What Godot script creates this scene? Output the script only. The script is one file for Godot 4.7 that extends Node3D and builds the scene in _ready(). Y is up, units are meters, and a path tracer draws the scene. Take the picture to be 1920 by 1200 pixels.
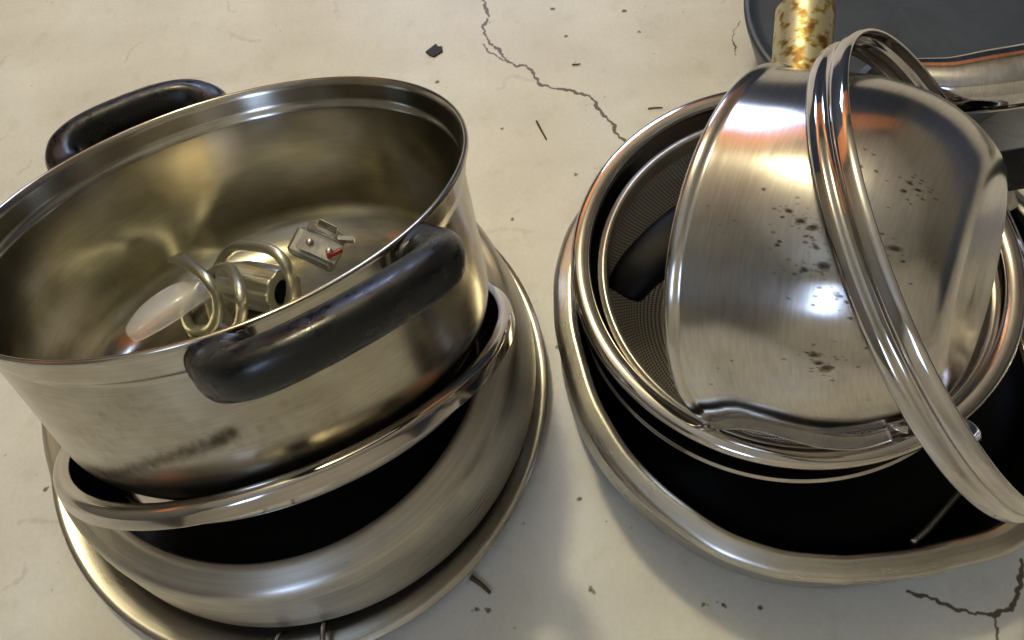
extends Node3D
# A pile of old stainless steel pots on a cracked pale stone floor, seen from above.

var taken := {}
var M := {}

# ---------------------------------------------------------------- naming
func numbered(n: String) -> String:
	if not taken.has(n):
		taken[n] = 0
		return n
	taken[n] += 1
	return "%s_%03d" % [n, taken[n]]

func thing(called: String, label: String, category: String, at := Transform3D.IDENTITY, group := "") -> Node3D:
	var o := Node3D.new()
	o.name = numbered(called)
	add_child(o)
	o.transform = at
	o.set_meta("label", label)
	o.set_meta("category", category)
	if group != "":
		o.set_meta("group", group)
	return o

func part(parent: Node, called: String, mesh: Mesh, mat: Material, at := Transform3D.IDENTITY, label := "") -> MeshInstance3D:
	var o := MeshInstance3D.new()
	o.name = called
	o.mesh = mesh
	o.material_override = mat
	o.transform = at
	o.cast_shadow = GeometryInstance3D.SHADOW_CASTING_SETTING_ON
	parent.add_child(o, true)
	if label != "":
		o.set_meta("label", label)
	return o

func single(called: String, label: String, category: String, mesh: Mesh, mat: Material, at := Transform3D.IDENTITY, group := "") -> MeshInstance3D:
	var o := part(self, numbered(called), mesh, mat, at)
	o.set_meta("label", label)
	o.set_meta("category", category)
	if group != "":
		o.set_meta("group", group)
	return o

func struct(called: String, mesh: Mesh, mat: Material, at := Transform3D.IDENTITY) -> MeshInstance3D:
	var o := part(self, numbered(called), mesh, mat, at)
	o.set_meta("kind", "structure")
	return o

# a frame whose y runs along n and whose x lies as near to x0 as it can
func frame(at: Vector3, n: Vector3, x0 := Vector3(1, 0, 0)) -> Transform3D:
	var y := n.normalized()
	var x := (x0 - y * x0.dot(y)).normalized()
	return Transform3D(Basis(x, y, x.cross(y)), at)

# ---------------------------------------------------------------- shapes
# a profile of (radius, height, rounding) corners turned into a smooth line
func rounded(corners: Array, steps := 7) -> PackedVector2Array:
	var out := PackedVector2Array()
	for i in corners.size():
		var c: Array = corners[i]
		var p := Vector2(c[0], c[1])
		var rad: float = c[2] if c.size() > 2 else 0.0
		if rad <= 0.0 or i == 0 or i == corners.size() - 1:
			out.append(p)
			continue
		var a := Vector2(corners[i - 1][0], corners[i - 1][1])
		var b := Vector2(corners[i + 1][0], corners[i + 1][1])
		var da := (a - p).normalized()
		var db := (b - p).normalized()
		var reach := minf(rad, minf(a.distance_to(p), b.distance_to(p)) * 0.49)
		var p0 := p + da * reach
		var p1 := p + db * reach
		for k in steps + 1:
			var t := float(k) / steps
			out.append(p0.lerp(p, t).lerp(p.lerp(p1, t), t))
	# split long straight runs so that shading stays even
	var fine := PackedVector2Array()
	for i in out.size():
		fine.append(out[i])
		if i + 1 < out.size():
			var n := int(out[i].distance_to(out[i + 1]) / 0.008)
			for k in n:
				fine.append(out[i].lerp(out[i + 1], float(k + 1) / (n + 1)))
	return fine

# turn a profile round y; u runs along the profile, v round the axis. warp(r, y, angle) may bend it
func lathe(line: PackedVector2Array, seg := 144, closed := false, warp = null) -> ArrayMesh:
	var st := SurfaceTool.new()
	st.begin(Mesh.PRIMITIVE_TRIANGLES)
	st.set_smooth_group(0)
	var pts := line.duplicate()
	if closed:
		pts.append(line[0])
	var total := 0.0
	var us := [0.0]
	for i in range(1, pts.size()):
		total += pts[i].distance_to(pts[i - 1])
		us.append(total)
	for i in pts.size():
		for j in seg + 1:
			var a := TAU * (j % seg) / seg
			var r := pts[i].x
			var y := pts[i].y
			if warp != null:
				var w: Vector2 = warp.call(r, y, a)
				r = w.x
				y = w.y
			st.set_uv(Vector2(us[i] / 0.4, float(j) / seg))
			st.add_vertex(Vector3(r * cos(a), y, r * sin(a)))
	var w1 := seg + 1
	for i in pts.size() - 1:
		for j in seg:
			var q := i * w1 + j
			if pts[i].x > 1e-6:
				for k in [q, q + 1, q + w1]:
					st.add_index(k)
			if pts[i + 1].x > 1e-6:
				for k in [q + 1, q + w1 + 1, q + w1]:
					st.add_index(k)
	st.generate_normals()
	return st.commit()

func spline(p: Array, per := 8) -> Array:
	var out := []
	for i in p.size() - 1:
		var a: Vector3 = p[maxi(i - 1, 0)]
		var b: Vector3 = p[i]
		var c: Vector3 = p[i + 1]
		var d: Vector3 = p[mini(i + 2, p.size() - 1)]
		for k in per:
			out.append(b.cubic_interpolate(c, a, d, float(k) / per))
	out.append(p[p.size() - 1])
	return out

# sweep an oval along points; half width (in plane) and half height (along up) may change along it
func sweep(path: Array, wide: Callable, high: Callable, up: Vector3, seg := 28, square := 2.0) -> ArrayMesh:
	var st := SurfaceTool.new()
	st.begin(Mesh.PRIMITIVE_TRIANGLES)
	st.set_smooth_group(0)
	var n := path.size()
	var run := 0.0
	for i in n:
		var tangent: Vector3 = (path[mini(i + 1, n - 1)] - path[maxi(i - 1, 0)]).normalized()
		var side := tangent.cross(up).normalized()
		var top := side.cross(tangent).normalized()
		var t := float(i) / (n - 1)
		if i > 0:
			run += path[i].distance_to(path[i - 1])
		for j in seg + 1:
			var a := TAU * (j % seg) / seg
			var ca := cos(a)
			var sa := sin(a)
			var px := signf(ca) * pow(absf(ca), 2.0 / square)
			var py := signf(sa) * pow(absf(sa), 2.0 / square)
			st.set_uv(Vector2(run / 0.1, float(j) / seg))
			st.add_vertex(path[i] + side * px * float(wide.call(t)) + top * py * float(high.call(t)))
	var w1 := seg + 1
	for i in n - 1:
		for j in seg:
			var q := i * w1 + j
			for k in [q, q + 1, q + w1, q + 1, q + w1 + 1, q + w1]:
				st.add_index(k)
	var first := n * w1
	for e in 2:
		st.set_uv(Vector2(0, 0))
		st.add_vertex(path[0] if e == 0 else path[n - 1])
		for j in seg:
			var q := j if e == 0 else (n - 1) * w1 + j
			for k in ([first + e, q + 1, q] if e == 0 else [first + e, q, q + 1]):
				st.add_index(k)
	st.generate_normals()
	return st.commit()

func tube(path: Array, r: float, up := Vector3.UP, seg := 16) -> ArrayMesh:
	return sweep(path, func(_t): return r, func(_t): return r, up, seg)

# a box with chamfered edges
func block(size: Vector3, ch := 0.001) -> ArrayMesh:
	var st := SurfaceTool.new()
	st.begin(Mesh.PRIMITIVE_TRIANGLES)
	st.set_smooth_group(-1)
	var h := size / 2
	var pts := PackedVector3Array()
	for sx in [-1, 1]:
		for sy in [-1, 1]:
			for sz in [-1, 1]:
				var s := Vector3(sx, sy, sz)
				for ax in 3:
					var q := h - Vector3(ch, ch, ch)
					q[ax] = h[ax]
					pts.append(q * s)
	var hull := func(a: Vector3, b: Vector3, c: Vector3):
		var nn := (b - a).cross(c - a)
		var t := [a, b, c] if nn.dot(a + b + c) < 0 else [a, c, b]
		for v in t:
			st.set_uv(Vector2(v.x, v.z) * 8.0)
			st.add_vertex(v)
	var id := func(sx, sy, sz, ax): return pts[(((sx + 1) / 2) * 4 + ((sy + 1) / 2) * 2 + (sz + 1) / 2) * 3 + ax]
	for ax in 3:
		for s in [-1, 1]:
			var q := []
			for uv in [[-1, -1], [1, -1], [1, 1], [-1, 1]]:
				var v := [0, 0, 0]
				v[ax] = s
				v[(ax + 1) % 3] = uv[0]
				v[(ax + 2) % 3] = uv[1]
				q.append(id.call(v[0], v[1], v[2], ax))
			hull.call(q[0], q[1], q[2])
			hull.call(q[0], q[2], q[3])
		for s1 in [-1, 1]:
			for s2 in [-1, 1]:
				var a1 := (ax + 1) % 3
				var a2 := (ax + 2) % 3
				var q := []
				for e in [[-1, a1], [1, a1], [1, a2], [-1, a2]]:
					var v := [0, 0, 0]
					v[ax] = e[0]
					v[a1] = s1
					v[a2] = s2
					q.append(id.call(v[0], v[1], v[2], e[1]))
				hull.call(q[0], q[1], q[2])
				hull.call(q[0], q[2], q[3])
	for sx in [-1, 1]:
		for sy in [-1, 1]:
			for sz in [-1, 1]:
				hull.call(id.call(sx, sy, sz, 0), id.call(sx, sy, sz, 1), id.call(sx, sy, sz, 2))
	st.generate_normals()
	return st.commit()

# an irregular flat flake of the given outline (x, z) and thickness
func flake(outline: Array, thick: float) -> ArrayMesh:
	var st := SurfaceTool.new()
	st.begin(Mesh.PRIMITIVE_TRIANGLES)
	st.set_smooth_group(-1)
	var n := outline.size()
	for i in n:
		var a: Vector2 = outline[i]
		var b: Vector2 = outline[(i + 1) % n]
		var at := Vector3(a.x, thick, a.y)
		var bt := Vector3(b.x, thick, b.y)
		var al := Vector3(a.x * 1.04, 0, a.y * 1.04)
		var bl := Vector3(b.x * 1.04, 0, b.y * 1.04)
		for v in [Vector3(0, thick, 0), at, bt, at, al, bl, at, bl, bt, Vector3.ZERO, bl, al]:
			st.add_vertex(v)
	st.generate_normals()
	return st.commit()

# ---------------------------------------------------------------- textures
func noise(seed_: int, freq: float, oct := 4, kind := FastNoiseLite.TYPE_SIMPLEX_SMOOTH) -> FastNoiseLite:
	var f := FastNoiseLite.new()
	f.seed = seed_
	f.noise_type = kind
	f.frequency = freq
	f.fractal_octaves = oct
	return f

func tex(im: Image) -> ImageTexture:
	im.generate_mipmaps()
	return ImageTexture.create_from_image(im)

# grey map for steel: fine lines round the axis, blotches of wear and a few rub marks; returns values about a mean
func steel_map(seed_: int, low: float, high: float, lines: float, blotch: float, tint := Color(1, 1, 1), marks := 0) -> ImageTexture:
	var s := 512
	var im := Image.create(s, s, false, Image.FORMAT_RGB8)
	var fine := noise(seed_, 0.35, 2)
	var broad := noise(seed_ + 7, 0.012, 4)
	var mid := noise(seed_ + 13, 0.04, 3)
	var rng := RandomNumberGenerator.new()
	rng.seed = seed_
	for y in s:
		for x in s:
			var l := fine.get_noise_2d(x, y * 0.03)
			var ang := TAU * y / s
			var b := broad.get_noise_3d(x, cos(ang) * 80.0, sin(ang) * 80.0)
			var m := mid.get_noise_3d(x, cos(ang) * 80.0, sin(ang) * 80.0)
			var v := clampf(0.5 + l * lines + (b + 0.5 * m) * blotch, 0, 1)
			var g := lerpf(low, high, v)
			im.set_pixel(x, y, Color(g * tint.r, g * tint.g, g * tint.b))
	for k in marks:
		var x := rng.randf() * s
		var y := rng.randf() * s
		var a := rng.randfn(PI / 2, 0.5)
		var n := rng.randi_range(8, 60)
		var g := lerpf(low, high, rng.randf())
		for i in n:
			im.set_pixel(posmod(int(x), s), posmod(int(y), s), Color(g * tint.r, g * tint.g, g * tint.b))
			x += cos(a)
			y += sin(a)
	return tex(im)

func steel(albedo: Color, rough: float, aniso := 0.0, amap: Texture2D = null, rmap: Texture2D = null) -> StandardMaterial3D:
	var m := StandardMaterial3D.new()
	m.metallic = 1.0
	m.albedo_color = albedo
	m.roughness = rough
	if amap:
		m.albedo_texture = amap
	if rmap:
		m.roughness_texture = rmap
	if aniso > 0:
		m.anisotropy_enabled = true
		m.anisotropy = aniso
	return m

func plain(albedo: Color, rough: float, metal := 0.0) -> StandardMaterial3D:
	var m := StandardMaterial3D.new()
	m.albedo_color = albedo
	m.roughness = rough
	m.metallic = metal
	return m

const FX := -0.40   # the floor picture covers this patch and repeats beyond it
const FZ := -0.66
const FW := 0.84
const FH := 0.735

func floor_map() -> ImageTexture:
	var w := 1024
	var h := 896
	var im := Image.create(w, h, false, Image.FORMAT_RGB8)
	var cloud := noise(3, 0.006, 5)
	var smear := noise(5, 0.011, 4)
	var dirt := noise(9, 0.03, 4)
	var grain := noise(11, 0.22, 3)
	var vein := noise(17, 0.0045, 4)
	for y in h:
		for x in w:
			var c := cloud.get_noise_2d(x, y)
			var s := smear.get_noise_2d(x * 0.6 + y * 0.4, y * 1.6 - x * 0.4)
			var d := maxf(0.0, dirt.get_noise_2d(x, y) - 0.22) * 1.1
			var g := grain.get_noise_2d(x, y)
			var v := 1.0 - minf(1.0, absf(vein.get_noise_2d(x, y)) * 14.0)
			var k := 1.0 + c * 0.045 + s * 0.03 + g * 0.022 - d * 0.07 - v * 0.008
			im.set_pixel(x, y, Color(0.795 * k, (0.786 + c * 0.010) * k, (0.748 + c * 0.02 - d * 0.03) * k))
	im.resize(2048, 1792, Image.INTERPOLATE_CUBIC)
	var rng := RandomNumberGenerator.new()
	rng.seed = 21
	var px := 2048.0 / FW
	# cracks filled with dirt
	var crack := Color(0.33, 0.28, 0.22)
	var lines := [
		[[0.0345, -0.485], [0.0338, -0.4694], [0.0348, -0.4606], [0.0348, -0.4523], [0.0305, -0.445], [0.0277, -0.4449], [0.0284, -0.436], [0.0302, -0.4259], [0.0345, -0.4203], [0.0364, -0.4145], [0.038, -0.4077], [0.0439, -0.3997], [0.0501, -0.3983], [0.0528, -0.3918], [0.0543, -0.3854], [0.0567, -0.3777], [0.0647, -0.3722], [0.0727, -0.3683], [0.0792, -0.3633], [0.0875, -0.3569], [0.0872, -0.3489], [0.0902, -0.3423], [0.0917, -0.3372], [0.0943, -0.3309], [0.0938, -0.3251], [0.0966, -0.3184], [0.0998, -0.3121], [0.108, -0.29], [0.12, -0.26]],
		[[0.0255, -0.4274], [0.0275, -0.4184], [0.0323, -0.4132], [0.0368, -0.4076]],
		[[0.154, -0.0188], [0.1582, -0.0151], [0.1644, -0.0127], [0.1693, -0.0091], [0.1717, -0.0059], [0.1764, -0.0039], [0.1822, -0.0018], [0.1872, -0.0004], [0.1936, -0.0004], [0.1987, -0.0029], [0.2034, -0.008], [0.2081, -0.0132], [0.212, -0.02]],
		[[0.1872, -0.0004], [0.1866, 0.0028], [0.1855, 0.0061], [0.1838, 0.0117], [0.182, 0.03]],
		[[0.2008, -0.3918], [0.1932, -0.3839], [0.1898, -0.3774], [0.1895, -0.3699], [0.1879, -0.363]]]
	var widths := [1.9, 1.0, 2.0, 1.8, 0.9]
	for li in lines.size():
		var l: Array = lines[li]
		var wob := noise(31 + li, 0.06, 3)
		var run := 0.0
		for i in l.size() - 1:
			var a := Vector2(l[i][0] - FX, l[i][1] - FZ) * px
			var b := Vector2(l[i + 1][0] - FX, l[i + 1][1] - FZ) * px
			var n := int(a.distance_to(b) * 2) + 1
			for k in n:
				run += 0.5
				var p := a.lerp(b, float(k) / n) + Vector2(wob.get_noise_1d(run), wob.get_noise_1d(run + 999.0)) * 4.0
				var r := maxf(0.5, float(widths[li]) * (1.0 + 1.1 * wob.get_noise_1d(run * 0.7 + 333.0)))
				dab(im, p, r, crack, 0.62)
	# specks and smudges of dirt trodden in
	for k in 380:
		var p := Vector2(rng.randf() * 2048, rng.randf() * 1792)
		dab(im, p, rng.randf_range(0.6, 1.7), Color(0.42, 0.37, 0.28), rng.randf_range(0.2, 0.6))
	for k in 95:
		var p := Vector2(rng.randf() * 2048, rng.randf() * 1792)
		var a := rng.randf() * TAU
		var n := rng.randi_range(4, 26)
		var r := rng.randf_range(1.5, 5.0)
		for i in n:
			dab(im, p, r * rng.randf_range(0.5, 1.2), Color(0.47, 0.43, 0.34), rng.randf_range(0.03, 0.10))
			a += rng.randfn(0, 0.25)
			p += Vector2(cos(a), sin(a)) * r * 0.9
	for s in [[0.0151, -0.2781, 2.6], [-0.2791, -0.1741, 2.8], [0.0216, -0.1857, 2.2], [0.0121, -0.0984, 2.6], [0.0838, -0.0265, 2.6], [0.0588, -0.034, 1.8], [0.0674, -0.0315, 2.8], [0.0609, -0.2992, 2.0], [-0.0118, -0.4028, 3.0], [0.0232, -0.3495, 1.7], [0.0804, -0.4443, 3.4], [0.1282, -0.4266, 3.4], [0.1322, -0.404, 2.2], [0.0829, -0.416, 2.8], [-0.0509, -0.057, 2.2], [-0.0453, -0.055, 2.2], [0.0068, -0.0525, 2.4]]:
		var p := Vector2(s[0] - FX, s[1] - FZ) * px
		for k in 5:
			dab(im, p + Vector2(rng.randfn(0, 1.6), rng.randfn(0, 1.2)), float(s[2]) * rng.randf_range(0.5, 1.0), Color(0.25, 0.21, 0.15), 0.5)
	return tex(im)

func dab(im: Image, p: Vector2, r: float, c: Color, a: float) -> void:
	var w := im.get_width()
	var h := im.get_height()
	for y in range(int(p.y - r - 1), int(p.y + r + 2)):
		for x in range(int(p.x - r - 1), int(p.x + r + 2)):
			if x < 0 or y < 0 or x >= w or y >= h:
				continue
			var d := clampf(r + 0.5 - Vector2(x, y).distance_to(p), 0, 1)
			if d > 0:
				im.set_pixel(x, y, im.get_pixel(x, y).lerp(c, d * a))

# burnt-on spots of the tipped pot: u = metres along its profile / 0.2, v = angle / TAU
func spotted_map(profile: PackedVector2Array, spots: Array) -> ImageTexture:
	var w := 1024
	var h := 2048
	var im := Image.create(w, h, false, Image.FORMAT_RGB8)
	var fine := noise(41, 0.3, 2)
	var broad := noise(43, 0.012, 4)
	for y in h:
		var ang := TAU * y / h
		var cy := cos(ang) * 160.0
		var sy := sin(ang) * 160.0
		for x in w / 2:
			var g := 0.93 + 0.05 * fine.get_noise_2d(x * 2, y * 0.05) + 0.07 * broad.get_noise_3d(x * 2, cy, sy)
			im.set_pixel(x * 2, y, Color(g, g, g))
			im.set_pixel(x * 2 + 1, y, Color(g, g, g))
	var rng := RandomNumberGenerator.new()
	rng.seed = 5
	var along := func(t: float) -> float:
		var run := 0.0
		for i in range(1, profile.size()):
			var step := profile[i].distance_to(profile[i - 1])
			if profile[i].y > t:
				run += step * clampf((t - profile[i - 1].y) / maxf(profile[i].y - profile[i - 1].y, 1e-6), 0, 1)
				break
			run += step
		return run
	for s in spots:
		var u: float = along.call(s[0]) / 0.4 * w
		var v: float = fposmod(s[1] / TAU, 1.0) * h
		var r: float = s[2]
		for k in 7:
			dab(im, Vector2(u, v) + Vector2(rng.randfn(0, r * 0.25), rng.randfn(0, r * 0.3)), r * rng.randf_range(0.25, 0.6), Color(0.22, 0.17, 0.13), 0.22)
		if r > 4:
			for k in 14:
				dab(im, Vector2(u, v) + Vector2(rng.randfn(0, r * 1.8), rng.randfn(0, r * 2.0)), rng.randf_range(0.5, 2.2), Color(0.3, 0.22, 0.15), rng.randf_range(0.1, 0.5))
	for k in 120:
		dab(im, Vector2(rng.randf() * w * 0.4, rng.randf() * h), rng.randf_range(0.5, 1.6), Color(0.3, 0.25, 0.2), rng.randf_range(0.15, 0.6))
	return tex(im)

# a slanting dark band and cooking stains on the outer wall of the handled pot
func stained_map(profile: PackedVector2Array) -> ImageTexture:
	var w := 1024
	var h := 2048
	var im := Image.create(w, h, false, Image.FORMAT_RGB8)
	var fine := noise(61, 0.3, 2)
	var broad := noise(63, 0.012, 4)
	var mid := noise(65, 0.05, 3)
	for y in h / 2:
		var ang := TAU * y * 2 / h
		var cy := cos(ang) * 160.0
		var sy := sin(ang) * 160.0
		for x in w / 2:
			var b := broad.get_noise_3d(x * 2, cy, sy)
			var g := 0.93 + 0.04 * fine.get_noise_2d(x * 2, y * 0.08) + 0.09 * b + 0.05 * mid.get_noise_3d(x * 2, cy, sy)
			im.fill_rect(Rect2i(x * 2, y * 2, 2, 2), Color(g, g * (0.985 + 0.02 * b), g * (0.955 + 0.06 * b)))
	var rng := RandomNumberGenerator.new()
	rng.seed = 15
	# runs of the profile outside the rim, by height
	var along := func(t: float) -> float:
		var run := 0.0
		var over := false
		for i in range(1, profile.size()):
			var step := profile[i].distance_to(profile[i - 1])
			if profile[i].y > -0.001:
				over = true
			if over and profile[i].y < t:
				run += step * clampf((profile[i - 1].y - t) / maxf(profile[i - 1].y - profile[i].y, 1e-6), 0, 1)
				break
			run += step
		return run
	var band_tone := Color(0.36, 0.33, 0.28)  # dark warm grey of the slanting band
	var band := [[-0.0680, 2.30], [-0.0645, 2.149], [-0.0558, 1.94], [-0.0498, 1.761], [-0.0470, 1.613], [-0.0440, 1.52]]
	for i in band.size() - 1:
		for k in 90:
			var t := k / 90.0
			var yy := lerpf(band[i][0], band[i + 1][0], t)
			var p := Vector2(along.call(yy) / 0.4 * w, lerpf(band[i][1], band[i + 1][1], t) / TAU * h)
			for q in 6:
				dab(im, p + Vector2(rng.randfn(0, 4.2), rng.randfn(0, 4.0)), rng.randf_range(1.5, 5.0), band_tone, 0.022)
	for c in [[-0.0865, 2.16, 9.0], [-0.0820, 2.02, 8.0], [-0.0760, 1.87, 6.0], [-0.0438, 2.009, 22.0], [-0.0300, 1.85, 26.0], [-0.0500, 1.40, 20.0], [-0.0620, 1.25, 24.0], [-0.0700, 1.05, 16.0]]:
		var p := Vector2(along.call(c[0]) / 0.4 * w, c[1] / TAU * h)
		for k in 60:
			dab(im, p + Vector2(rng.randfn(0, c[2] * 0.8), rng.randfn(0, c[2] * 1.6)), rng.randf_range(1.0, 6.0), Color(0.5, 0.45, 0.36), rng.randf_range(0.02, 0.07 if c[2] > 10 else 0.13))
	return tex(im)

func rust_map() -> ImageTexture:
	var s := 256
	var im := Image.create(s, s, false, Image.FORMAT_RGB8)
	var a := noise(51, 0.04, 4)
	var b := noise(53, 0.07, 3)
	for y in s:
		for x in s:
			var q := TAU * y / s
			var v := a.get_noise_3d(x, cos(q) * 40, sin(q) * 40) + 0.5 * b.get_noise_3d(x, cos(q) * 40, sin(q) * 40)
			var c := Color(0.76, 0.74, 0.62)
			c = c.lerp(Color(0.60, 0.50, 0.27), smoothstep(-0.12, 0.3, v))
			c = c.lerp(Color(0.46, 0.33, 0.17), smoothstep(0.25, 0.5, v))
			im.set_pixel(x, y, c)
	return tex(im)

func glow(c: Color, e: float) -> StandardMaterial3D:
	var m := plain(c, 0.5)
	m.emission_enabled = true
	m.emission = c
	m.emission_energy_multiplier = e
	return m

# ================================================================ scene
func _ready() -> void:
	# ---- camera
	var cam := Camera3D.new()
	cam.name = "camera"
	add_child(cam)
	cam.transform = Transform3D(Basis(Vector3(0.97237, -0.10416, 0.20892), Vector3(0.23345, 0.43387, -0.87021), Vector3(0, 0.89493, 0.44620)).orthonormalized(), Vector3(0, 0.42, 0))
	cam.fov = 43.603
	cam.near = 0.01
	cam.far = 20.0
	cam.current = true

	# ---- air and exposure
	var env := Environment.new()
	env.background_mode = Environment.BG_COLOR
	env.background_color = Color(0.02, 0.02, 0.02)
	env.tonemap_mode = Environment.TONE_MAPPER_LINEAR
	env.tonemap_exposure = 0.84
	env.sdfgi_enabled = true
	env.ssao_enabled = true
	env.ssil_enabled = true
	var we := WorldEnvironment.new()
	we.name = "world_environment"
	we.environment = env
	add_child(we)

	# ---- lights: a warm ceiling lamp behind to the left, a cool window in the wall behind the viewer
	var lamp_at := Vector3(-0.16, 2.25, -1.22)
	var win_at := Vector3(-0.85, 1.45, 1.57)
	var lamp := OmniLight3D.new()
	lamp.name = "ceiling_lamp_light"
	lamp.light_color = Color(1.0, 0.94, 0.77)
	lamp.light_energy = 2.05
	lamp.light_size = 0.07
	lamp.omni_range = 8.0
	lamp.omni_attenuation = 2.0
	lamp.shadow_enabled = true
	lamp.position = lamp_at
	add_child(lamp)
	var day := AreaLight3D.new()
	day.name = "window_light"
	day.light_color = Color(0.72, 0.82, 1.0)
	day.light_energy = 1.1
	day.area_size = Vector2(0.42, 0.8)
	day.shadow_enabled = true
	day.transform = Transform3D(Basis.IDENTITY, win_at - Vector3(0, 0, 0.06))
	add_child(day)
	var back := AreaLight3D.new()
	back.name = "back_window_light"
	back.light_color = Color(0.72, 0.81, 1.0)
	back.light_energy = 1.6
	back.area_size = Vector2(0.7, 0.34)
	back.shadow_enabled = true
	back.transform = Transform3D(Basis(Vector3.UP, PI), Vector3(0.12, 1.08, -2.08))
	add_child(back)

	materials()
	room(lamp_at, win_at)
	left_stack()
	right_stack()
	small_things()

func materials() -> void:
	var r1 := steel_map(1, 0.55, 1.0, 0.5, 0.5, Color(1, 1, 1), 20)
	var r2 := steel_map(2, 0.70, 1.0, 0.2, 0.7, Color(1, 1, 1), 25)
	var a1 := steel_map(3, 0.80, 1.0, 0.35, 0.6, Color(1.0, 0.99, 0.97), 15)
	var a2 := steel_map(4, 0.80, 1.0, 0.15, 0.9, Color(1.0, 0.985, 0.955), 12)
	M.brushed = steel(Color(0.80, 0.79, 0.76), 0.46, 0.75, a1, r1)
	M.worn = steel(Color(0.77, 0.76, 0.72), 0.25, 0.65, a2, r2)
	M.polished = steel(Color(0.86, 0.84, 0.82), 0.13, 0.2, a1, r2)
	M.mirror = steel(Color(0.87, 0.86, 0.86), 0.12, 0.0, a1, steel_map(19, 0.35, 1.0, 0.3, 1.0, Color(1, 1, 1), 60))
	M.satin = steel(Color(0.80, 0.79, 0.76), 0.36, 0.4, a1, r2)
	M.dull_black = plain(Color(0.022, 0.021, 0.020), 0.5)  # one even dull black
	M.dull_black.metallic_specular = 0.25
	M.bakelite = plain(Color(0.03, 0.03, 0.033), 0.22)
	var br := steel_map(6, 0.35, 1.0, 0.1, 0.9, Color(1, 1, 1), 200)
	M.bakelite.roughness = 0.55
	M.bakelite.roughness_texture = br
	M.alloy = steel(Color(0.74, 0.74, 0.68), 0.40)
	M.grey_metal = steel(Color(0.62, 0.62, 0.60), 0.45)
	M.rusty = steel(Color(1, 1, 1), 0.42, 0.0, rust_map())
	M.rusty.metallic = 0.7
	M.rusty.uv1_scale = Vector3(5, 1, 1)
	M.slate = plain(Color(0.215, 0.255, 0.31), 0.45)
	M.slate.albedo_texture = steel_map(15, 0.85, 1.0, 0.05, 1.0)

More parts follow.
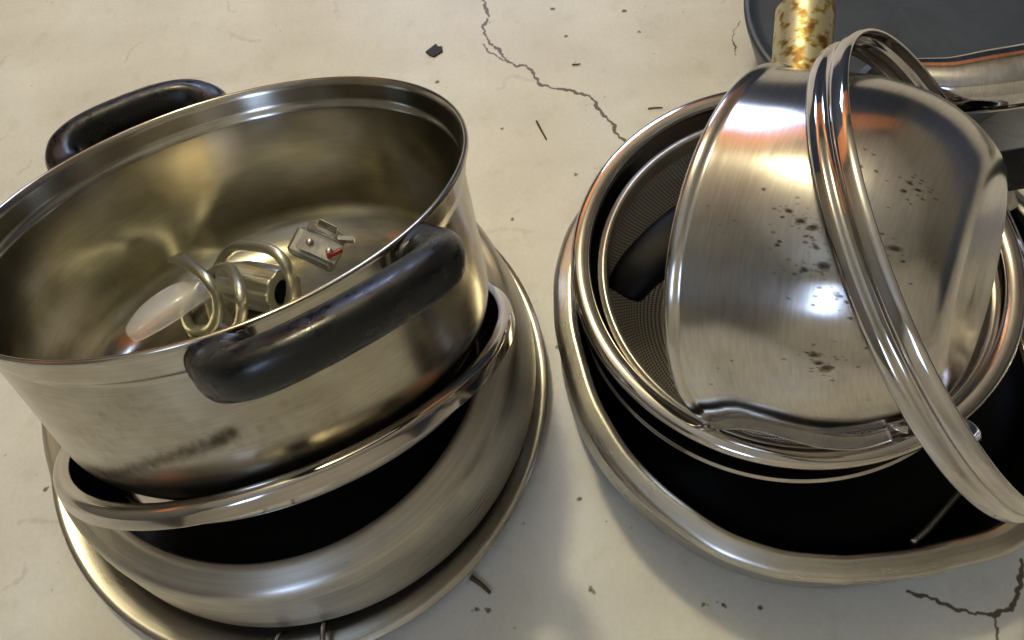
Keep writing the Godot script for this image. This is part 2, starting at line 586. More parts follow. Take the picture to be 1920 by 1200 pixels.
func room(lamp_at: Vector3, win_at: Vector3) -> void:
	var fm := plain(Color(1, 1, 1), 0.42)
	fm.albedo_texture = floor_map()
	fm.texture_repeat = true
	var st := SurfaceTool.new()
	st.begin(Mesh.PRIMITIVE_TRIANGLES)
	var quad := [Vector3(-2.0, 0, -2.2), Vector3(2.2, 0, -2.2), Vector3(2.2, 0, 1.8), Vector3(-2.0, 0, -2.2), Vector3(2.2, 0, 1.8), Vector3(-2.0, 0, 1.8)]
	for v in quad:
		st.set_normal(Vector3.UP)
		st.set_uv(Vector2((v.x - FX) / FW, (v.z - FZ) / FH))
		st.add_vertex(v)
	struct("floor", st.commit(), fm)
	var paint := plain(Color(0.48, 0.475, 0.455), 0.85)
	var white := plain(Color(0.86, 0.86, 0.82), 0.85)
	var peach := plain(Color(0.87, 0.58, 0.43), 0.7)
	var box := func(size: Vector3) -> BoxMesh:
		var b := BoxMesh.new()
		b.size = size
		return b
	struct("ceiling", box.call(Vector3(4.4, 0.1, 4.2)), white, Transform3D(Basis.IDENTITY, Vector3(0.1, 2.5, -0.2)))
	struct("wall_back", box.call(Vector3(4.4, 2.45, 0.1)), paint, Transform3D(Basis.IDENTITY, Vector3(0.1, 1.225, -2.25)))
	struct("wall_left", box.call(Vector3(0.1, 2.45, 4.0)), paint, Transform3D(Basis.IDENTITY, Vector3(-2.05, 1.225, -0.2)))
	struct("wall_right", box.call(Vector3(0.1, 2.45, 4.0)), paint, Transform3D(Basis.IDENTITY, Vector3(2.25, 1.225, -0.2)))
	struct("wall_front", box.call(Vector3(4.4, 2.45, 0.1)), white, Transform3D(Basis.IDENTITY, Vector3(0.1, 1.225, 1.85)))
	var dado := plain(Color(0.26, 0.31, 0.42), 0.6)
	struct("painted_band", box.call(Vector3(4.2, 0.66, 0.03)), peach, Transform3D(Basis.IDENTITY, Vector3(0.1, 1.68, -2.18)))
	struct("painted_band", box.call(Vector3(0.03, 0.42, 1.1)), peach, Transform3D(Basis.IDENTITY, Vector3(-1.98, 1.56, -1.6)))
	struct("painted_dado", box.call(Vector3(4.2, 1.34, 0.03)), dado, Transform3D(Basis.IDENTITY, Vector3(0.1, 0.67, -2.18)))
	struct("painted_dado", box.call(Vector3(0.03, 1.02, 3.6)), dado, Transform3D(Basis.IDENTITY, Vector3(2.18, 0.51, -0.2)))
	var bw := thing("window", "wide low window with pale daylight set in the blue painted wall", "window", Transform3D(Basis.IDENTITY, Vector3(0.12, 1.08, -2.15)))
	part(bw, "window_pane", box.call(Vector3(0.7, 0.34, 0.02)), glow(Color(0.72, 0.81, 1.0), 1.1))
	for q in [-1, 1]:
		part(bw, "frame", box.call(Vector3(0.05, 0.44, 0.05)), white, Transform3D(Basis.IDENTITY, Vector3(0.375 * q, 0, 0)))
		part(bw, "frame", box.call(Vector3(0.7, 0.05, 0.05)), white, Transform3D(Basis.IDENTITY, Vector3(0, 0.195 * q, 0)))
	# lamp: a globe on a short stem
	var l := thing("ceiling_lamp", "warm glowing globe lamp hanging from the ceiling", "lamp", Transform3D(Basis.IDENTITY, lamp_at))
	var globe := SphereMesh.new()
	globe.radius = 0.075
	globe.height = 0.15
	part(l, "lamp_globe", globe, glow(Color(1.0, 0.95, 0.80), 22.0))
	var stem := CylinderMesh.new()
	stem.top_radius = 0.012
	stem.bottom_radius = 0.012
	stem.height = 0.12
	part(l, "stem", stem, M.grey_metal, Transform3D(Basis.IDENTITY, Vector3(0, 0.135, 0)))
	var w := thing("window", "tall narrow window with pale daylight in the plain wall", "window", Transform3D(Basis.IDENTITY, win_at))
	part(w, "window_pane", box.call(Vector3(0.42, 0.8, 0.02)), glow(Color(0.72, 0.82, 1.0), 4.0), Transform3D(Basis.IDENTITY, Vector3(0, 0, 0.2)))
	for s in [-1, 1]:
		part(w, "frame", box.call(Vector3(0.05, 0.9, 0.06)), white, Transform3D(Basis.IDENTITY, Vector3(0.235 * s, 0, 0.18)))
		part(w, "frame", box.call(Vector3(0.42, 0.05, 0.06)), white, Transform3D(Basis.IDENTITY, Vector3(0, 0.425 * s, 0.18)))

# ---------------------------------------------------------------- left stack
func left_stack() -> void:
	# shallow plate at the bottom
	var pl := thing("steel_plate", "wide shallow steel plate on the floor under the brushed pan", "plate", Transform3D(Basis.IDENTITY, Vector3(-0.1278, 0.001, -0.1918)))
	part(pl, "dish", lathe(rounded([[0, 0.0016], [0.122, 0.0016, 0.004], [0.133, 0.0095, 0.004], [0.1395, 0.0122, 0.003], [0.1425, 0.0108, 0.0016], [0.1424, 0.0085, 0.0006], [0.1412, 0.0088, 0.0004], [0.1405, 0.0104, 0.002], [0.1338, 0.008, 0.003], [0.1228, 0, 0.003], [0, 0]])), M.satin)

	# brushed pan with a black inside
	var pan := thing("brushed_pan", "brushed steel pan with black inside, standing on the wide plate", "pan", Transform3D(Basis.IDENTITY, Vector3(-0.1235, 0.0032, -0.1995)))
	part(pan, "body", lathe(rounded([[0, 0], [0.118, 0, 0.004], [0.1325, 0.0065, 0.006], [0.1335, 0.0095, 0.004], [0.1282, 0.0420, 0.006], [0.1255, 0.0515, 0.006], [0.1130, 0.0550, 0.004], [0.1098, 0.0540, 0.001], [0.1095, 0.0525, 0.0005]])), M.brushed)
	part(pan, "inner_face", lathe(rounded([[0.1095, 0.0525], [0.1130, 0.0520, 0.003], [0.1225, 0.0470, 0.006], [0.1265, 0.034, 0.008], [0.120, 0.008, 0.006], [0.108, 0.0028, 0.004], [0, 0.0028]])), M.dull_black, Transform3D.IDENTITY, "black inner face of the pan")
	var wire := []
	for p in [Vector3(-0.023, 0.006, 0.134), Vector3(-0.0245, 0.014, 0.139), Vector3(-0.026, 0.018, 0.16), Vector3(-0.027, 0.02, 0.2), Vector3(-0.024, 0.021, 0.225), Vector3(-0.0125, 0.021, 0.235), Vector3(-0.001, 0.021, 0.225), Vector3(0.0005, 0.02, 0.2), Vector3(-0.0005, 0.018, 0.16), Vector3(-0.001, 0.014, 0.139), Vector3(-0.0015, 0.006, 0.134)]:
		wire.append(p)
	part(pan, "wire_handle", tube(spline(wire, 10), 0.0014), M.polished)

	# tilted shallow insert
	var hn := Vector3(-0.044, 0.756, -0.653)
	var ins := thing("shallow_insert", "shallow steel insert lying tilted between the handled pot and the brushed pan", "insert", frame(Vector3(-0.1053, 0.0813, -0.1653), hn))
	part(ins, "dish", lathe(rounded([[0, -0.0145], [0.086, -0.0145, 0.006], [0.0955, 0.001, 0.004], [0.0995, 0.0075, 0.002], [0.1045, 0.0082, 0.0015], [0.1068, 0.0062, 0.0015], [0.107, 0.0004, 0.0006], [0.1061, 0.0002, 0.0004], [0.1058, 0.0055, 0.001], [0.1035, 0.0072, 0.001], [0.1003, 0.0065, 0.001], [0.0962, 0, 0.004], [0.0868, -0.0155, 0.006], [0, -0.0155]])), M.polished)
	var rv := SphereMesh.new()
	rv.radius = 0.0028
	rv.height = 0.0032
	part(ins, "rivet", rv, M.mirror, frame(Vector3(-0.0925, -0.004, 0.027), Vector3(1, 0.4, -0.2)))

	# the big pot with two black handles
	var pf := frame(Vector3(-0.1048, 0.1674, -0.2169), Vector3(0.005, 0.902, -0.431))
	var pot := thing("cooking_pot", "steel cooking pot with two black handles, tilted on top of the stack", "pot", pf)
	var profile := rounded([
		[0, -0.089], [0.086, -0.089, 0.012], [0.0985, -0.076, 0.012], [0.0995, -0.014, 0.003], [0.1012, -0.0115, 0.002], [0.1022, -0.003, 0.003],
		[0.1036, -0.0006, 0.0014], [0.1052, -0.0008, 0.0011], [0.1052, -0.003, 0.0009], [0.1036, -0.0032, 0.0006], [0.1030, -0.006, 0.002], [0.1020, -0.0125, 0.002], [0.1004, -0.0155, 0.003],
		[0.0994, -0.0765, 0.012], [0.0866, -0.090, 0.010], [0, -0.090]])
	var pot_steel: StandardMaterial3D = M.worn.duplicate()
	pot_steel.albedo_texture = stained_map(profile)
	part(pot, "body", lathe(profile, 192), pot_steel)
	# handles: chunky feet against the wall, joined by a thick bowed bar
	for turn in [deg_to_rad(-61.5), deg_to_rad(119.5)]:
		var hb := Basis(Vector3.UP, turn)
		var path := []
		for p in [Vector3(0.1000, 0, -0.0405), Vector3(0.1050, 0.001, -0.0425), Vector3(0.1125, 0.004, -0.0425), Vector3(0.1215, 0.0075, -0.036), Vector3(0.1268, 0.0095, -0.022), Vector3(0.1285, 0.010, 0), Vector3(0.1268, 0.0095, 0.022), Vector3(0.1215, 0.0075, 0.036), Vector3(0.1125, 0.004, 0.0425), Vector3(0.1050, 0.001, 0.0425), Vector3(0.1000, 0, 0.0405)]:
			path.append(p)
		for k in path.size():
			path[k].z *= 0.89
		var wide := func(t: float) -> float: return lerpf(0.0075, 0.0124, pow(absf(t - 0.5) * 2.0, 4.0)) * (1.0 if absf(t - 0.5) < 0.495 else 0.9)
		var high := func(t: float) -> float: return lerpf(0.0082, 0.0095, pow(absf(t - 0.5) * 2.0, 3.0)) * (1.0 if absf(t - 0.5) < 0.495 else 0.9)
		var h := part(pot, "handle", sweep(spline(path, 8), wide, high, Vector3.UP, 36, 2.6), M.bakelite, Transform3D(hb, Vector3(0, -0.0105, 0)))
		h.set_meta("label", "thick black bakelite handle")
		for s in [-1, 1]:
			part(h, "bracket", block(Vector3(0.002, 0.013, 0.016), 0.0008), M.satin, Transform3D(Basis(Vector3.UP, -s * 0.4), Vector3(0.0990, 0, 0.0345 * s)))
	pot_contents(pf)

func pot_contents(pf: Transform3D) -> void:
	# coiled tube
	var coil := thing("coiled_tube", "dull metal tube bent into loops, lying in the handled pot", "tube", pf)
	var way := [Vector3(-0.0527, -0.060, -0.0589), Vector3(-0.0416, -0.055, -0.0408), Vector3(-0.0288, -0.053, -0.0209), Vector3(-0.026, -0.061, -0.0156), Vector3(-0.031, -0.073, -0.0190), Vector3(-0.040, -0.083, -0.0234), Vector3(-0.052, -0.086, -0.032), Vector3(-0.057, -0.085, -0.05), Vector3(-0.048, -0.080, -0.066), Vector3(-0.0282, -0.067, -0.050), Vector3(-0.0158, -0.059, -0.0197), Vector3(-0.0140, -0.063, -0.0086), Vector3(-0.0193, -0.074, -0.0120), Vector3(-0.0286, -0.084, -0.0170), Vector3(-0.040, -0.086, -0.034), Vector3(-0.045, -0.082, -0.062), Vector3(-0.0293, -0.067, -0.0662), Vector3(-0.0118, -0.057, -0.0471), Vector3(0.002, -0.053, -0.0309), Vector3(0.0077, -0.057, -0.0228), Vector3(0.0068, -0.069, -0.0207), Vector3(-0.001, -0.084, -0.0257)]
	part(coil, "tube", sweep(spline(way, 10), func(t): return 0.0027 if t > 0.06 else lerpf(0.0052, 0.0027, t / 0.06), func(t): return 0.0027 if t > 0.06 else lerpf(0.0016, 0.0027, t / 0.06), Vector3.UP, 18), M.alloy)
	# ribbed metal cylinder with a dark hole
	var a := Vector3(-0.0330, -0.0775, -0.055)
	var b := Vector3(-0.0005, -0.0775, -0.031)
	var cyl := thing("ribbed_cylinder", "ribbed dull metal cylinder lying behind the tube loops", "cylinder", pf * frame(a, b - a, Vector3.UP))
	var len := a.distance_to(b)
	var ribs := func(r: float, y: float, ang: float) -> Vector2: return Vector2(r * (1.0 + (0.035 * clampf(sin(ang * 9.0) * 2.0, -1, 1) if r > 0.0085 else 0.0)), y)
	part(cyl, "body", lathe(rounded([[0, 0], [0.0090, 0, 0.002], [0.0120, len * 0.3, 0.004], [0.0120, len, 0.0015], [0.007, len, 0.0005], [0.006, len - 0.004, 0.0005], [0, len - 0.004]]), 144, false, ribs), M.alloy)
	part(cyl, "hole_shade", lathe(rounded([[0, len - 0.003], [0.0058, len - 0.003]]), 24), M.dull_black)  # black disc painting the shade down the open hole
	# clear plastic piece
	var glass := StandardMaterial3D.new()
	glass.albedo_color = Color(0.97, 0.97, 0.99)
	glass.roughness = 0.05
	glass.transparency = BaseMaterial3D.TRANSPARENCY_ALPHA
	glass.albedo_color.a = 0.34
	var g0 := Vector3(-0.078, -0.078, -0.026)
	var g1 := Vector3(-0.036, -0.074, -0.046)
	single("clear_plastic_piece", "clear plastic piece lying under the tube loops in the pot", "plastic piece", sweep(spline([g0, g0.lerp(g1, 0.3) + Vector3(0, 0.003, 0), g0.lerp(g1, 0.7) + Vector3(0, 0.004, 0), g1], 8), func(t): return 0.003 + 0.0075 * sin(PI * clampf(t * 0.9 + 0.08, 0, 1)), func(t): return 0.002 + 0.004 * sin(PI * clampf(t * 0.9 + 0.08, 0, 1)), Vector3.UP, 24, 3.0), glass, pf)
	# latch with two rivets
	var lt := thing("metal_latch", "small metal latch plate with two rivets lying in the pot", "latch", pf)
	lt.transform = frame(pf * Vector3(0.0205, -0.066, -0.0475), Vector3(0.10, 0.93, 0.36), Vector3(0.783, -0.278, 0.557)).scaled_local(Vector3(0.82, 0.82, 0.82))
	part(lt, "plate", block(Vector3(0.026, 0.0012, 0.014), 0.0004), M.satin)
	for s in [-1, 1]:
		var sp := SphereMesh.new()
		sp.radius = 0.0024
		sp.height = 0.0036
		part(lt, "rivet", sp, M.mirror, Transform3D(Basis.IDENTITY, Vector3(0.0065 * s, 0.001, 0.001)))
	part(lt, "hook", sweep(spline([Vector3(-0.012, 0.0010, -0.0075), Vector3(-0.004, 0.0045, -0.0095), Vector3(0.004, 0.0050, -0.0095), Vector3(0.013, 0.0020, -0.0085)], 6), func(_t): return 0.0028, func(_t): return 0.0006, Vector3.UP, 12, 4.0), M.polished)
	part(lt, "catch", block(Vector3(0.012, 0.0014, 0.005), 0.0004), M.polished, Transform3D(Basis(Vector3.RIGHT, 0.5), Vector3(0.0, 0.0065, -0.012)))
	part(lt, "spring", block(Vector3(0.010, 0.008, 0.003), 0.0004), M.grey_metal, Transform3D(Basis(Vector3.UP, 0.4), Vector3(0.0125, 0.002, -0.010)))
	var red := plain(Color(0.45, 0.04, 0.05), 0.3)
	part(lt, "seal", sweep(spline([Vector3(0.0075, 0.0035, 0.0045), Vector3(0.0105, 0.0045, 0.0015), Vector3(0.0135, 0.0045, -0.003)], 6), func(_t): return 0.0018, func(_t): return 0.0012, Vector3.UP, 10), red, Transform3D.IDENTITY, "dark red rubber bit")
	part(lt, "base_block", block(Vector3(0.030, 0.013, 0.018), 0.002), M.grey_metal, Transform3D(Basis.IDENTITY, Vector3(-0.004, -0.0095, 0.002)))

# ---------------------------------------------------------------- right stack
func right_stack() -> void:
	# wide basin with a thick rolled rim, slightly dented round its edge
	var table := [[-180, 0.1274], [-167, 0.1286], [-155, 0.1303], [-146, 0.1308], [-137, 0.1300], [-100, 0.1300], [-40, 0.1295], [0, 0.1305], [45, 0.1335], [60, 0.1345], [72, 0.1325], [87, 0.1283], [99, 0.1276], [108, 0.1289], [121, 0.1312], [129, 0.1318], [141, 0.1305], [154, 0.1299], [166, 0.1287], [180, 0.1274]]
	var dent := func(r: float, y: float, ang: float) -> Vector2:
		var d := rad_to_deg(ang)
		if d > 180:
			d -= 360
		var k := 0
		while k < table.size() - 2 and table[k + 1][0] < d:
			k += 1
		var t: float = (d - table[k][0]) / (table[k + 1][0] - table[k][0])
		var f := lerpf(table[k][1], table[k + 1][1], smoothstep(0, 1, t)) / 0.13
		return Vector2(r * lerpf(1.0, f, clampf(y / 0.05, 0, 1)), y)
	var bn := Vector3(0.04, 0.998, 0.021)
	var basin := thing("wide_basin", "wide steel basin with thick rolled rim and black inside, holding the strainer pan", "basin", frame(Vector3(0.1445, 0.0042, -0.1495), bn))
	part(basin, "body", lathe(rounded([[0, 0], [0.118, 0, 0.006], [0.1262, 0.005, 0.008], [0.1272, 0.0440, 0.002], [0.1292, 0.0462, 0.0012], [0.1305, 0.0492, 0.0018], [0.1288, 0.0535, 0.0022], [0.1215, 0.0562, 0.0025], [0.1188, 0.0548, 0.0010], [0.1183, 0.0510, 0.001]]), 192, false, dent), M.satin)
	part(basin, "inner_face", lathe(rounded([[0.1183, 0.0510], [0.1178, 0.044, 0.002], [0.114, 0.010, 0.008], [0.104, 0.0025, 0.006], [0, 0.0025]]), 144, false, dent), M.dull_black, Transform3D.IDENTITY, "black inner face of the basin")  # inner face of the basin, coloured evenly black
	var bf := basin.transform.affine_inverse()
	var br := part(basin, "handle_bracket", block(Vector3(0.062, 0.0035, 0.021), 0.0012), M.bakelite, bf * Transform3D(Basis.from_euler(Vector3(0.25, -0.06, -0.05)), Vector3(0.2855, 0.068, -0.1900)), "black riveted handle strap")
	var rv := SphereMesh.new()
	rv.radius = 0.0042
	rv.height = 0.004
	part(br, "rivet", rv, M.polished, Transform3D(Basis.IDENTITY, Vector3(-0.0165, 0.0022, -0.001)))
	part(br, "grip", sweep(spline([Vector3(0.020, 0.001, 0), Vector3(0.045, 0.003, 0.001), Vector3(0.10, 0.008, 0.004), Vector3(0.17, 0.012, 0.008), Vector3(0.21, 0.012, 0.010)], 8), func(t): return lerpf(0.013, 0.016, t) * (1.0 if t < 0.95 else 0.8), func(t): return lerpf(0.008, 0.010, t) * (1.0 if t < 0.95 else 0.8), Vector3.UP, 28, 2.6), M.bakelite)
	part(br, "handle_tang", block(Vector3(0.012, 0.002, 0.012), 0.0006), M.satin, Transform3D(Basis.from_euler(Vector3(0.3, 0.2, -0.5)), Vector3(-0.028, -0.005, 0.013)))

	# saucepan that carries the sieve
	var sp := thing("strainer_saucepan", "steel saucepan with rolled rim standing in the wide basin, sieve hung inside", "saucepan", Transform3D(Basis.IDENTITY, Vector3(0.1316, 0.0072, -0.1643)))
	part(sp, "body", lathe(rounded([
		[0, 0], [0.066, 0, 0.008], [0.076, 0.008, 0.008], [0.0915, 0.0485, 0.002], [0.0985, 0.0500, 0.0008], [0.0992, 0.0512, 0.0006], [0.0972, 0.0530, 0.001], [0.0968, 0.0755, 0.002],
		[0.0992, 0.0770, 0.001], [0.1013, 0.0795, 0.0025], [0.1000, 0.0832, 0.0030], [0.0955, 0.0842, 0.003], [0.0922, 0.0825, 0.002], [0.0915, 0.0800, 0.001],
		[0.0912, 0.0765, 0.002], [0.0905, 0.062, 0.002], [0.0745, 0.010, 0.008], [0.065, 0.0014, 0.006], [0, 0.0014]]), 192), M.polished)
	var sf := sp.transform.affine_inverse()
	# rusty socket of a lost handle
	var s0 := Vector3(0.1715, 0.0800, -0.2535)
	var s1 := Vector3(0.1905, 0.0945, -0.3015)
	var sl := s0.distance_to(s1)
	part(sp, "handle_socket", lathe(rounded([[0.0148, 0], [0.0152, sl - 0.001, 0.0006], [0.0140, sl, 0.0006], [0.0136, sl - 0.002, 0.0005], [0.0134, 0.0]]), 64), M.rusty, sf * frame(s0, s1 - s0, Vector3.RIGHT), "rust-stained hollow metal handle socket")
	# polished hollow handle bending off to the right
	var hp := []
	for p in [Vector3(0.1985, 0.0900, -0.2290), Vector3(0.2030, 0.0965, -0.2370), Vector3(0.2140, 0.1010, -0.2360), Vector3(0.2321, 0.1020, -0.2270), Vector3(0.2516, 0.1030, -0.2225), Vector3(0.2755, 0.1050, -0.2185), Vector3(0.3100, 0.1080, -0.2110), Vector3(0.3500, 0.1100, -0.2030)]:
		hp.append(p)
	var hd := part(sp, "handle", sweep(spline(hp, 10), func(t): return lerpf(0.0080, 0.0150, smoothstep(0.1, 0.6, t)), func(t): return lerpf(0.0070, 0.0135, smoothstep(0.1, 0.6, t)), Vector3.UP, 36, 2.3), M.mirror, sf, "polished hollow steel handle")
	part(hd, "ferrule", block(Vector3(0.020, 0.012, 0.016), 0.003), M.bakelite, Transform3D(Basis.from_euler(Vector3(0.3, 0.5, 0.2)), Vector3(0.1975, 0.0985, -0.2400)))

	sieve()
	tipped_pot()
	hoop()

	# clip that hooks over the saucepan rim
	var clip := thing("rim_clip", "small bent steel clip hooked over the saucepan rim under the hoop", "clip", Transform3D(Basis(Vector3.UP, -0.35), Vector3(0.1565, 0.0915, -0.0715)))
	part(clip, "strap", sweep(spline([Vector3(-0.014, 0.000, -0.010), Vector3(-0.0125, 0.004, -0.004), Vector3(0, 0.0050, -0.001), Vector3(0.011, 0.004, 0.001), Vector3(0.0165, -0.002, 0.004), Vector3(0.0165, -0.012, 0.006)], 8), func(_t): return 0.0042, func(_t): return 0.0007, Vector3(0.2, 1, 0.1), 14, 4.0), M.polished)
	part(clip, "loop", sweep(spline([Vector3(-0.0155, -0.001, -0.013), Vector3(-0.019, 0.002, -0.006), Vector3(-0.0165, 0.0045, 0.001), Vector3(-0.011, 0.0045, 0.003)], 8), func(_t): return 0.0026, func(_t): return 0.0008, Vector3.UP, 12), M.polished)

	# black grip in the sieve
	single("black_grip", "black tapered plastic grip lying in the sieve beside the tipped pot", "grip", sweep(spline([Vector3(0.0975, 0.0730, -0.1990), Vector3(0.0840, 0.0740, -0.1930), Vector3(0.0680, 0.0710, -0.1850), Vector3(0.0590, 0.0660, -0.1790), Vector3(0.0565, 0.0640, -0.1770)], 8), func(t): return lerpf(0.0150, 0.0085, t) * (1.0 if t < 0.93 else 0.75), func(t): return lerpf(0.008, 0.006, t) * (1.0 if t < 0.93 else 0.7), Vector3.UP, 28, 2.6), M.dull_black)

	# thin steel rod inside the basin
	single("steel_rod", "thin pale steel rod lying inside the basin near its rim", "rod", tube(spline([Vector3(0.1470, 0.0475, -0.0345), Vector3(0.1600, 0.040, -0.0400), Vector3(0.1760, 0.030, -0.0480), Vector3(0.19, 0.020, -0.055)], 6), 0.0016), M.alloy)

	# dark slate-blue lidded pan behind
	var tub := thing("slate_tray", "dark slate-blue round tray on the floor behind the steel pots", "tray", Transform3D(Basis.IDENTITY, Vector3(0.2690, 0.0, -0.3290)))
	part(tub, "body", lathe(rounded([[0, 0.0490], [0.083, 0.0490, 0.003], [0.0875, 0.0515, 0.002], [0.0905, 0.0500, 0.0015], [0.0895, 0.046, 0.002], [0.074, 0.004, 0.004], [0.070, 0.0005, 0.002], [0, 0.0005]])), M.slate)

func sieve() -> void:
	var at := Transform3D(Basis.IDENTITY, Vector3(0.1306, 0.0, -0.1582))
	var s := thing("sieve", "fine perforated steel sieve hanging inside the rolled-rim saucepan", "sieve", at)
	part(s, "rim", lathe(rounded([[0.0835, 0.0800], [0.0842, 0.0888, 0.0008], [0.0862, 0.0898, 0.0008], [0.0888, 0.0880, 0.001], [0.0884, 0.0868, 0.0004], [0.0862, 0.0880, 0.0006], [0.0852, 0.0870, 0.0006], [0.0845, 0.0800]]), 160), M.satin)
	# wall: a sheet pierced with rows of slanted slots
	var verts := PackedVector3Array()
	var norms := PackedVector3Array()
	var idx := PackedInt32Array()
	var cols := 270
	var rows := 34
	var point := func(i: float, j: float) -> Vector3:
		var v := j / rows
		var y := lerpf(0.0815, 0.032, 1.0 - pow(1.0 - v, 1.5))
		var r := 0.0838 - 0.036 * pow(v, 2.6)
		var a := TAU * (i + j * 0.5) / cols
		return Vector3(r * cos(a), y, r * sin(a))
	for j in rows:
		for i in cols:
			var base := verts.size()
			for q in [[0.0, 0.0], [1.0, 0.0], [1.0, 1.0], [0.0, 1.0], [0.14, 0.40], [0.62, 0.16], [0.86, 0.60], [0.38, 0.84]]:
				var p: Vector3 = point.call(i + q[0], j + q[1])
				verts.append(p)
				var inward := -Vector3(p.x, -0.02, p.z).normalized()
				var mid: Vector3 = point.call(i + 0.5, j + 0.5)
				norms.append((inward + (p - mid).normalized() * (-0.9 if base + 3 < verts.size() - 1 else 0.5)).normalized())
			for f in [[0, 1, 5], [0, 5, 4], [1, 2, 6], [1, 6, 5], [2, 3, 7], [2, 7, 6], [3, 0, 4], [3, 4, 7]]:
				for k in f:
					idx.append(base + k)
	var arr := []
	arr.resize(Mesh.ARRAY_MAX)
	arr[Mesh.ARRAY_VERTEX] = verts
	arr[Mesh.ARRAY_NORMAL] = norms
	arr[Mesh.ARRAY_INDEX] = idx
	var mesh := ArrayMesh.new()
	mesh.add_surface_from_arrays(Mesh.PRIMITIVE_TRIANGLES, arr)
	part(s, "perforated_wall", mesh, steel(Color(0.88, 0.87, 0.84), 0.4))
	part(s, "bottom", lathe(rounded([[0.0480, 0.0322], [0.042, 0.0305, 0.004], [0, 0.0300]]), 96), M.worn)

func tipped_pot() -> void:
	var profile := rounded([
		[0.0700, 0.0006], [0.0738, 0.0, 0.0012], [0.0752, 0.0018, 0.0012], [0.0745, 0.0042, 0.0015], [0.0730, 0.0056, 0.001], [0.0727, 0.012, 0.004], [0.0722, 0.028, 0.01], [0.0700, 0.046, 0.010], [0.0650, 0.061, 0.010], [0.0560, 0.0750, 0.008],
		[0.0465, 0.0835, 0.004], [0.0400, 0.0858, 0.003], [0.020, 0.0850, 0.004], [0, 0.0850]])
	# pressed in a little along the side that lies lower
	var press := func(r: float, y: float, a: float) -> Vector2:
		var d := angle_difference(a, deg_to_rad(150.0))
		var g := exp(-pow(d / 1.0, 2.0))
		var neck := exp(-pow((y - 0.018) / 0.014, 2.0))
		return Vector2(r - g * (0.0006 * neck + 0.0030 * smoothstep(0.004, 0.02, y)), y)
	var spots := [[0.0281, -1.912, 3], [0.0369, -2.159, 4], [0.0371, -2.139, 3], [0.045, -2.095, 3], [0.0483, -2.136, 5], [0.0463, -2.247, 6], [0.0521, -2.222, 9], [0.057, -2.351, 6], [0.0597, -2.379, 4], [0.0505, -2.41, 3], [0.043, -2.394, 2], [0.0612, -2.459, 3], [0.0536, -2.727, 7], [0.0553, -2.755, 9], [0.0517, -2.676, 6], [0.0662, -2.633, 3], [0.0588, -1.716, 3], [0.0539, -1.713, 4], [0.0674, -1.769, 4], [0.0684, -1.71, 5], [0.0711, -1.733, 5], [0.0701, -1.824, 2], [0.0692, -2.076, 8], [0.0721, -2.133, 3], [0.0487, -1.582, 2], [0.0536, -1.616, 2], [0.0565, -1.631, 2], [0.0243, -2.788, 2], [0.0379, -1.997, 5], [0.0421, -2.027, 7], [0.0461, -2.057, 8]]
	var m := steel(Color(0.84, 0.82, 0.79), 0.23, 0.7, spotted_map(profile, spots), steel_map(8, 0.7, 1.0, 0.4, 0.6, Color(1, 1, 1), 25))
	var n := Vector3(0.700, 0.365, 0.600)
	var tp := thing("tipped_pot", "shiny spotted steel pot lying on its side in the sieve under the hoop", "pot", frame(Vector3(0.1045, 0.1207, -0.1558), n, Vector3(0.683, 0, -0.7304)))
	part(tp, "body", lathe(profile, 192, false, press), m)
	var lip := []
	for q in [[0.0005, 0.0735], [0.006, 0.0722], [0.014, 0.0700], [0.024, 0.0690], [0.036, 0.0692], [0.048, 0.0690], [0.060, 0.0660], [0.070, 0.0600]]:
		var a := deg_to_rad(152.0)
		lip.append(Vector3(cos(a) * q[1], q[0], sin(a) * q[1]))
	part(tp, "side_lip", sweep(spline(lip, 8), func(_t): return 0.0007, func(t): return 0.0052 - 0.0026 * t, Vector3(cos(deg_to_rad(152.0)), 0, sin(deg_to_rad(152.0))), 20, 3.0), M.polished)
	part(tp, "inside", lathe(rounded([[0.0700, 0.0006], [0.0690, 0.012, 0.004], [0.0700, 0.026, 0.008], [0.0675, 0.042, 0.008], [0.061, 0.056, 0.006], [0.050, 0.068, 0.006], [0, 0.074]]), 96, false, press), M.satin)

func hoop() -> void:
	# a steel band with rounded edges and a groove pressed between two ridges
	var n := Vector3(0.732, 0.658, 0.175)
	var w := 0.0150
	var prof := rounded([[0.0925, 0.0002], [0.0938, -0.0002, 0.0006], [0.0950, 0.0012, 0.001], [0.0955, 0.0045, 0.001], [0.0938, 0.0062, 0.0008], [0.0938, 0.0082, 0.0008], [0.0955, 0.0095, 0.001], [0.0950, 0.0135, 0.001], [0.0938, w, 0.0006], [0.0928, w - 0.0004, 0.0004], [0.0935, 0.0130, 0.001], [0.0936, 0.0100, 0.001], [0.0920, 0.0085, 0.0008], [0.0920, 0.0060, 0.0008], [0.0936, 0.0040, 0.001], [0.0934, 0.0016, 0.0006]], 5)
	var h := thing("steel_hoop", "mirror-bright grooved steel hoop leaning over the tipped pot", "hoop", frame(Vector3(0.1625, 0.135, -0.12), n))
	part(h, "band", lathe(prof, 240, true), M.mirror)

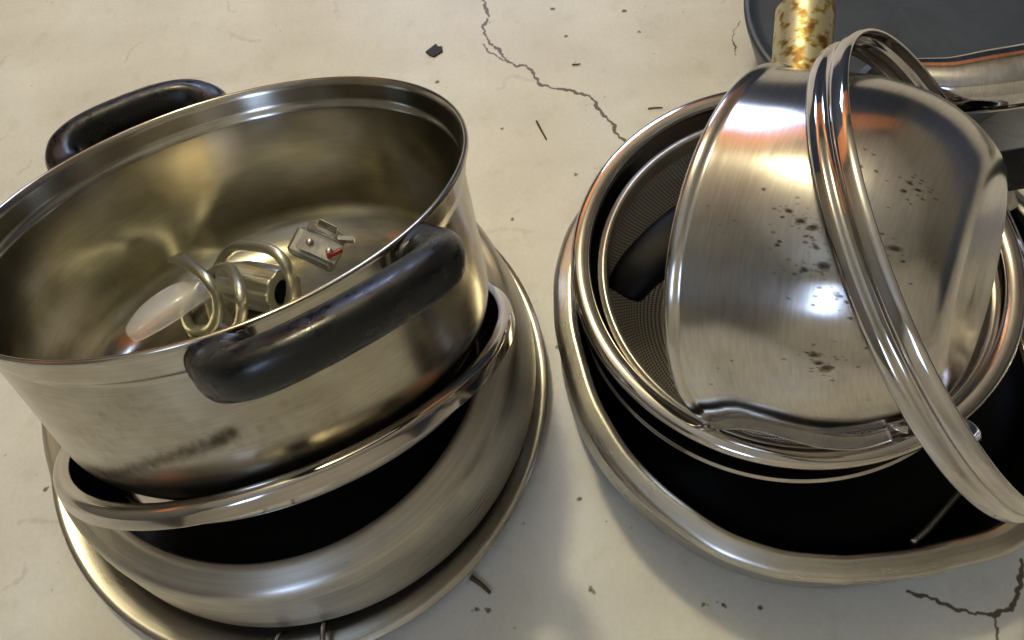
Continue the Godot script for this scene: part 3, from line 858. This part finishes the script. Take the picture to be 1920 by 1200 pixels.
# ---------------------------------------------------------------- small things on the floor
func small_things() -> void:
	var rng := RandomNumberGenerator.new()
	rng.seed = 77
	var dark := plain(Color(0.10, 0.10, 0.12), 0.7)
	single("black_chip", "small square black chip on the bare floor behind the handled pot", "chip", flake([Vector2(-0.0062, -0.001), Vector2(-0.0022, -0.0035), Vector2(0.0022, -0.0062), Vector2(0.0032, -0.0030), Vector2(0.0058, -0.0024), Vector2(0.0054, 0.0022), Vector2(-0.0012, 0.0052), Vector2(-0.0040, 0.0030)], 0.0009), dark, Transform3D(Basis.IDENTITY, Vector3(-0.0089, 0.0004, -0.4307)))
	var straw := plain(Color(0.33, 0.28, 0.20), 0.9)
	var ends := [[Vector3(0.0466, 0, -0.3483), Vector3(0.0495, 0, -0.3313), "thin dry stem near the crack, between the two stacks"], [Vector3(0.1193, 0, -0.3366), Vector3(0.1285, 0, -0.3347), "short dry stem beside the rolled rim of the saucepan"], [Vector3(-0.0510, 0, -0.0721), Vector3(-0.0427, 0, -0.0622), "thick dry stem against the wide plate's edge"], [Vector3(0.0811, 0, -0.3888), Vector3(0.0865, 0, -0.3876), "tiny dry stem beyond the floor crack"]]
	var thick := [0.0006, 0.0005, 0.0012, 0.0005]
	for i in ends.size():
		var r: float = thick[i]
		var lift := Vector3(0, r + 0.0003, 0)
		var a: Vector3 = ends[i][0] + lift
		var b: Vector3 = ends[i][1] + lift
		var mid := a.lerp(b, 0.5) + Vector3(rng.randfn(0, 0.0004), 0, rng.randfn(0, 0.0004))
		single("dry_stem", ends[i][2], "stem", sweep(spline([a, mid, b], 5), func(t): return r * (1.2 - 0.5 * t), func(_t): return r * 0.8, Vector3.UP, 8), straw, Transform3D.IDENTITY, "bits of dry stem on the floor")
	# burnt residue in the basin
	var st := SurfaceTool.new()
	st.begin(Mesh.PRIMITIVE_TRIANGLES)
	for k in 60:
		var s := SphereMesh.new()
		s.radius = rng.randf_range(0.0006, 0.0022)
		s.height = s.radius * 1.4
		s.radial_segments = 8
		s.rings = 4
		var p := Vector3(0.2350 + rng.randfn(0, 0.006), 0.0, -0.062 + rng.randfn(0, 0.006))
		p.y = 0.0095 + maxf(0.0, Vector2(p.x - 0.1445, p.z + 0.1495).length() - 0.1) * 1.6
		st.append_from(s, 0, Transform3D(Basis.from_euler(Vector3(rng.randf() * 3, rng.randf() * 3, rng.randf() * 3)).scaled(Vector3(1, 0.7, 1.3)), p))
	var res := single("burnt_residue", "brown burnt food crumbs stuck inside the black basin", "residue", st.commit(), plain(Color(0.25, 0.17, 0.07), 0.35))
	res.set_meta("kind", "stuff")
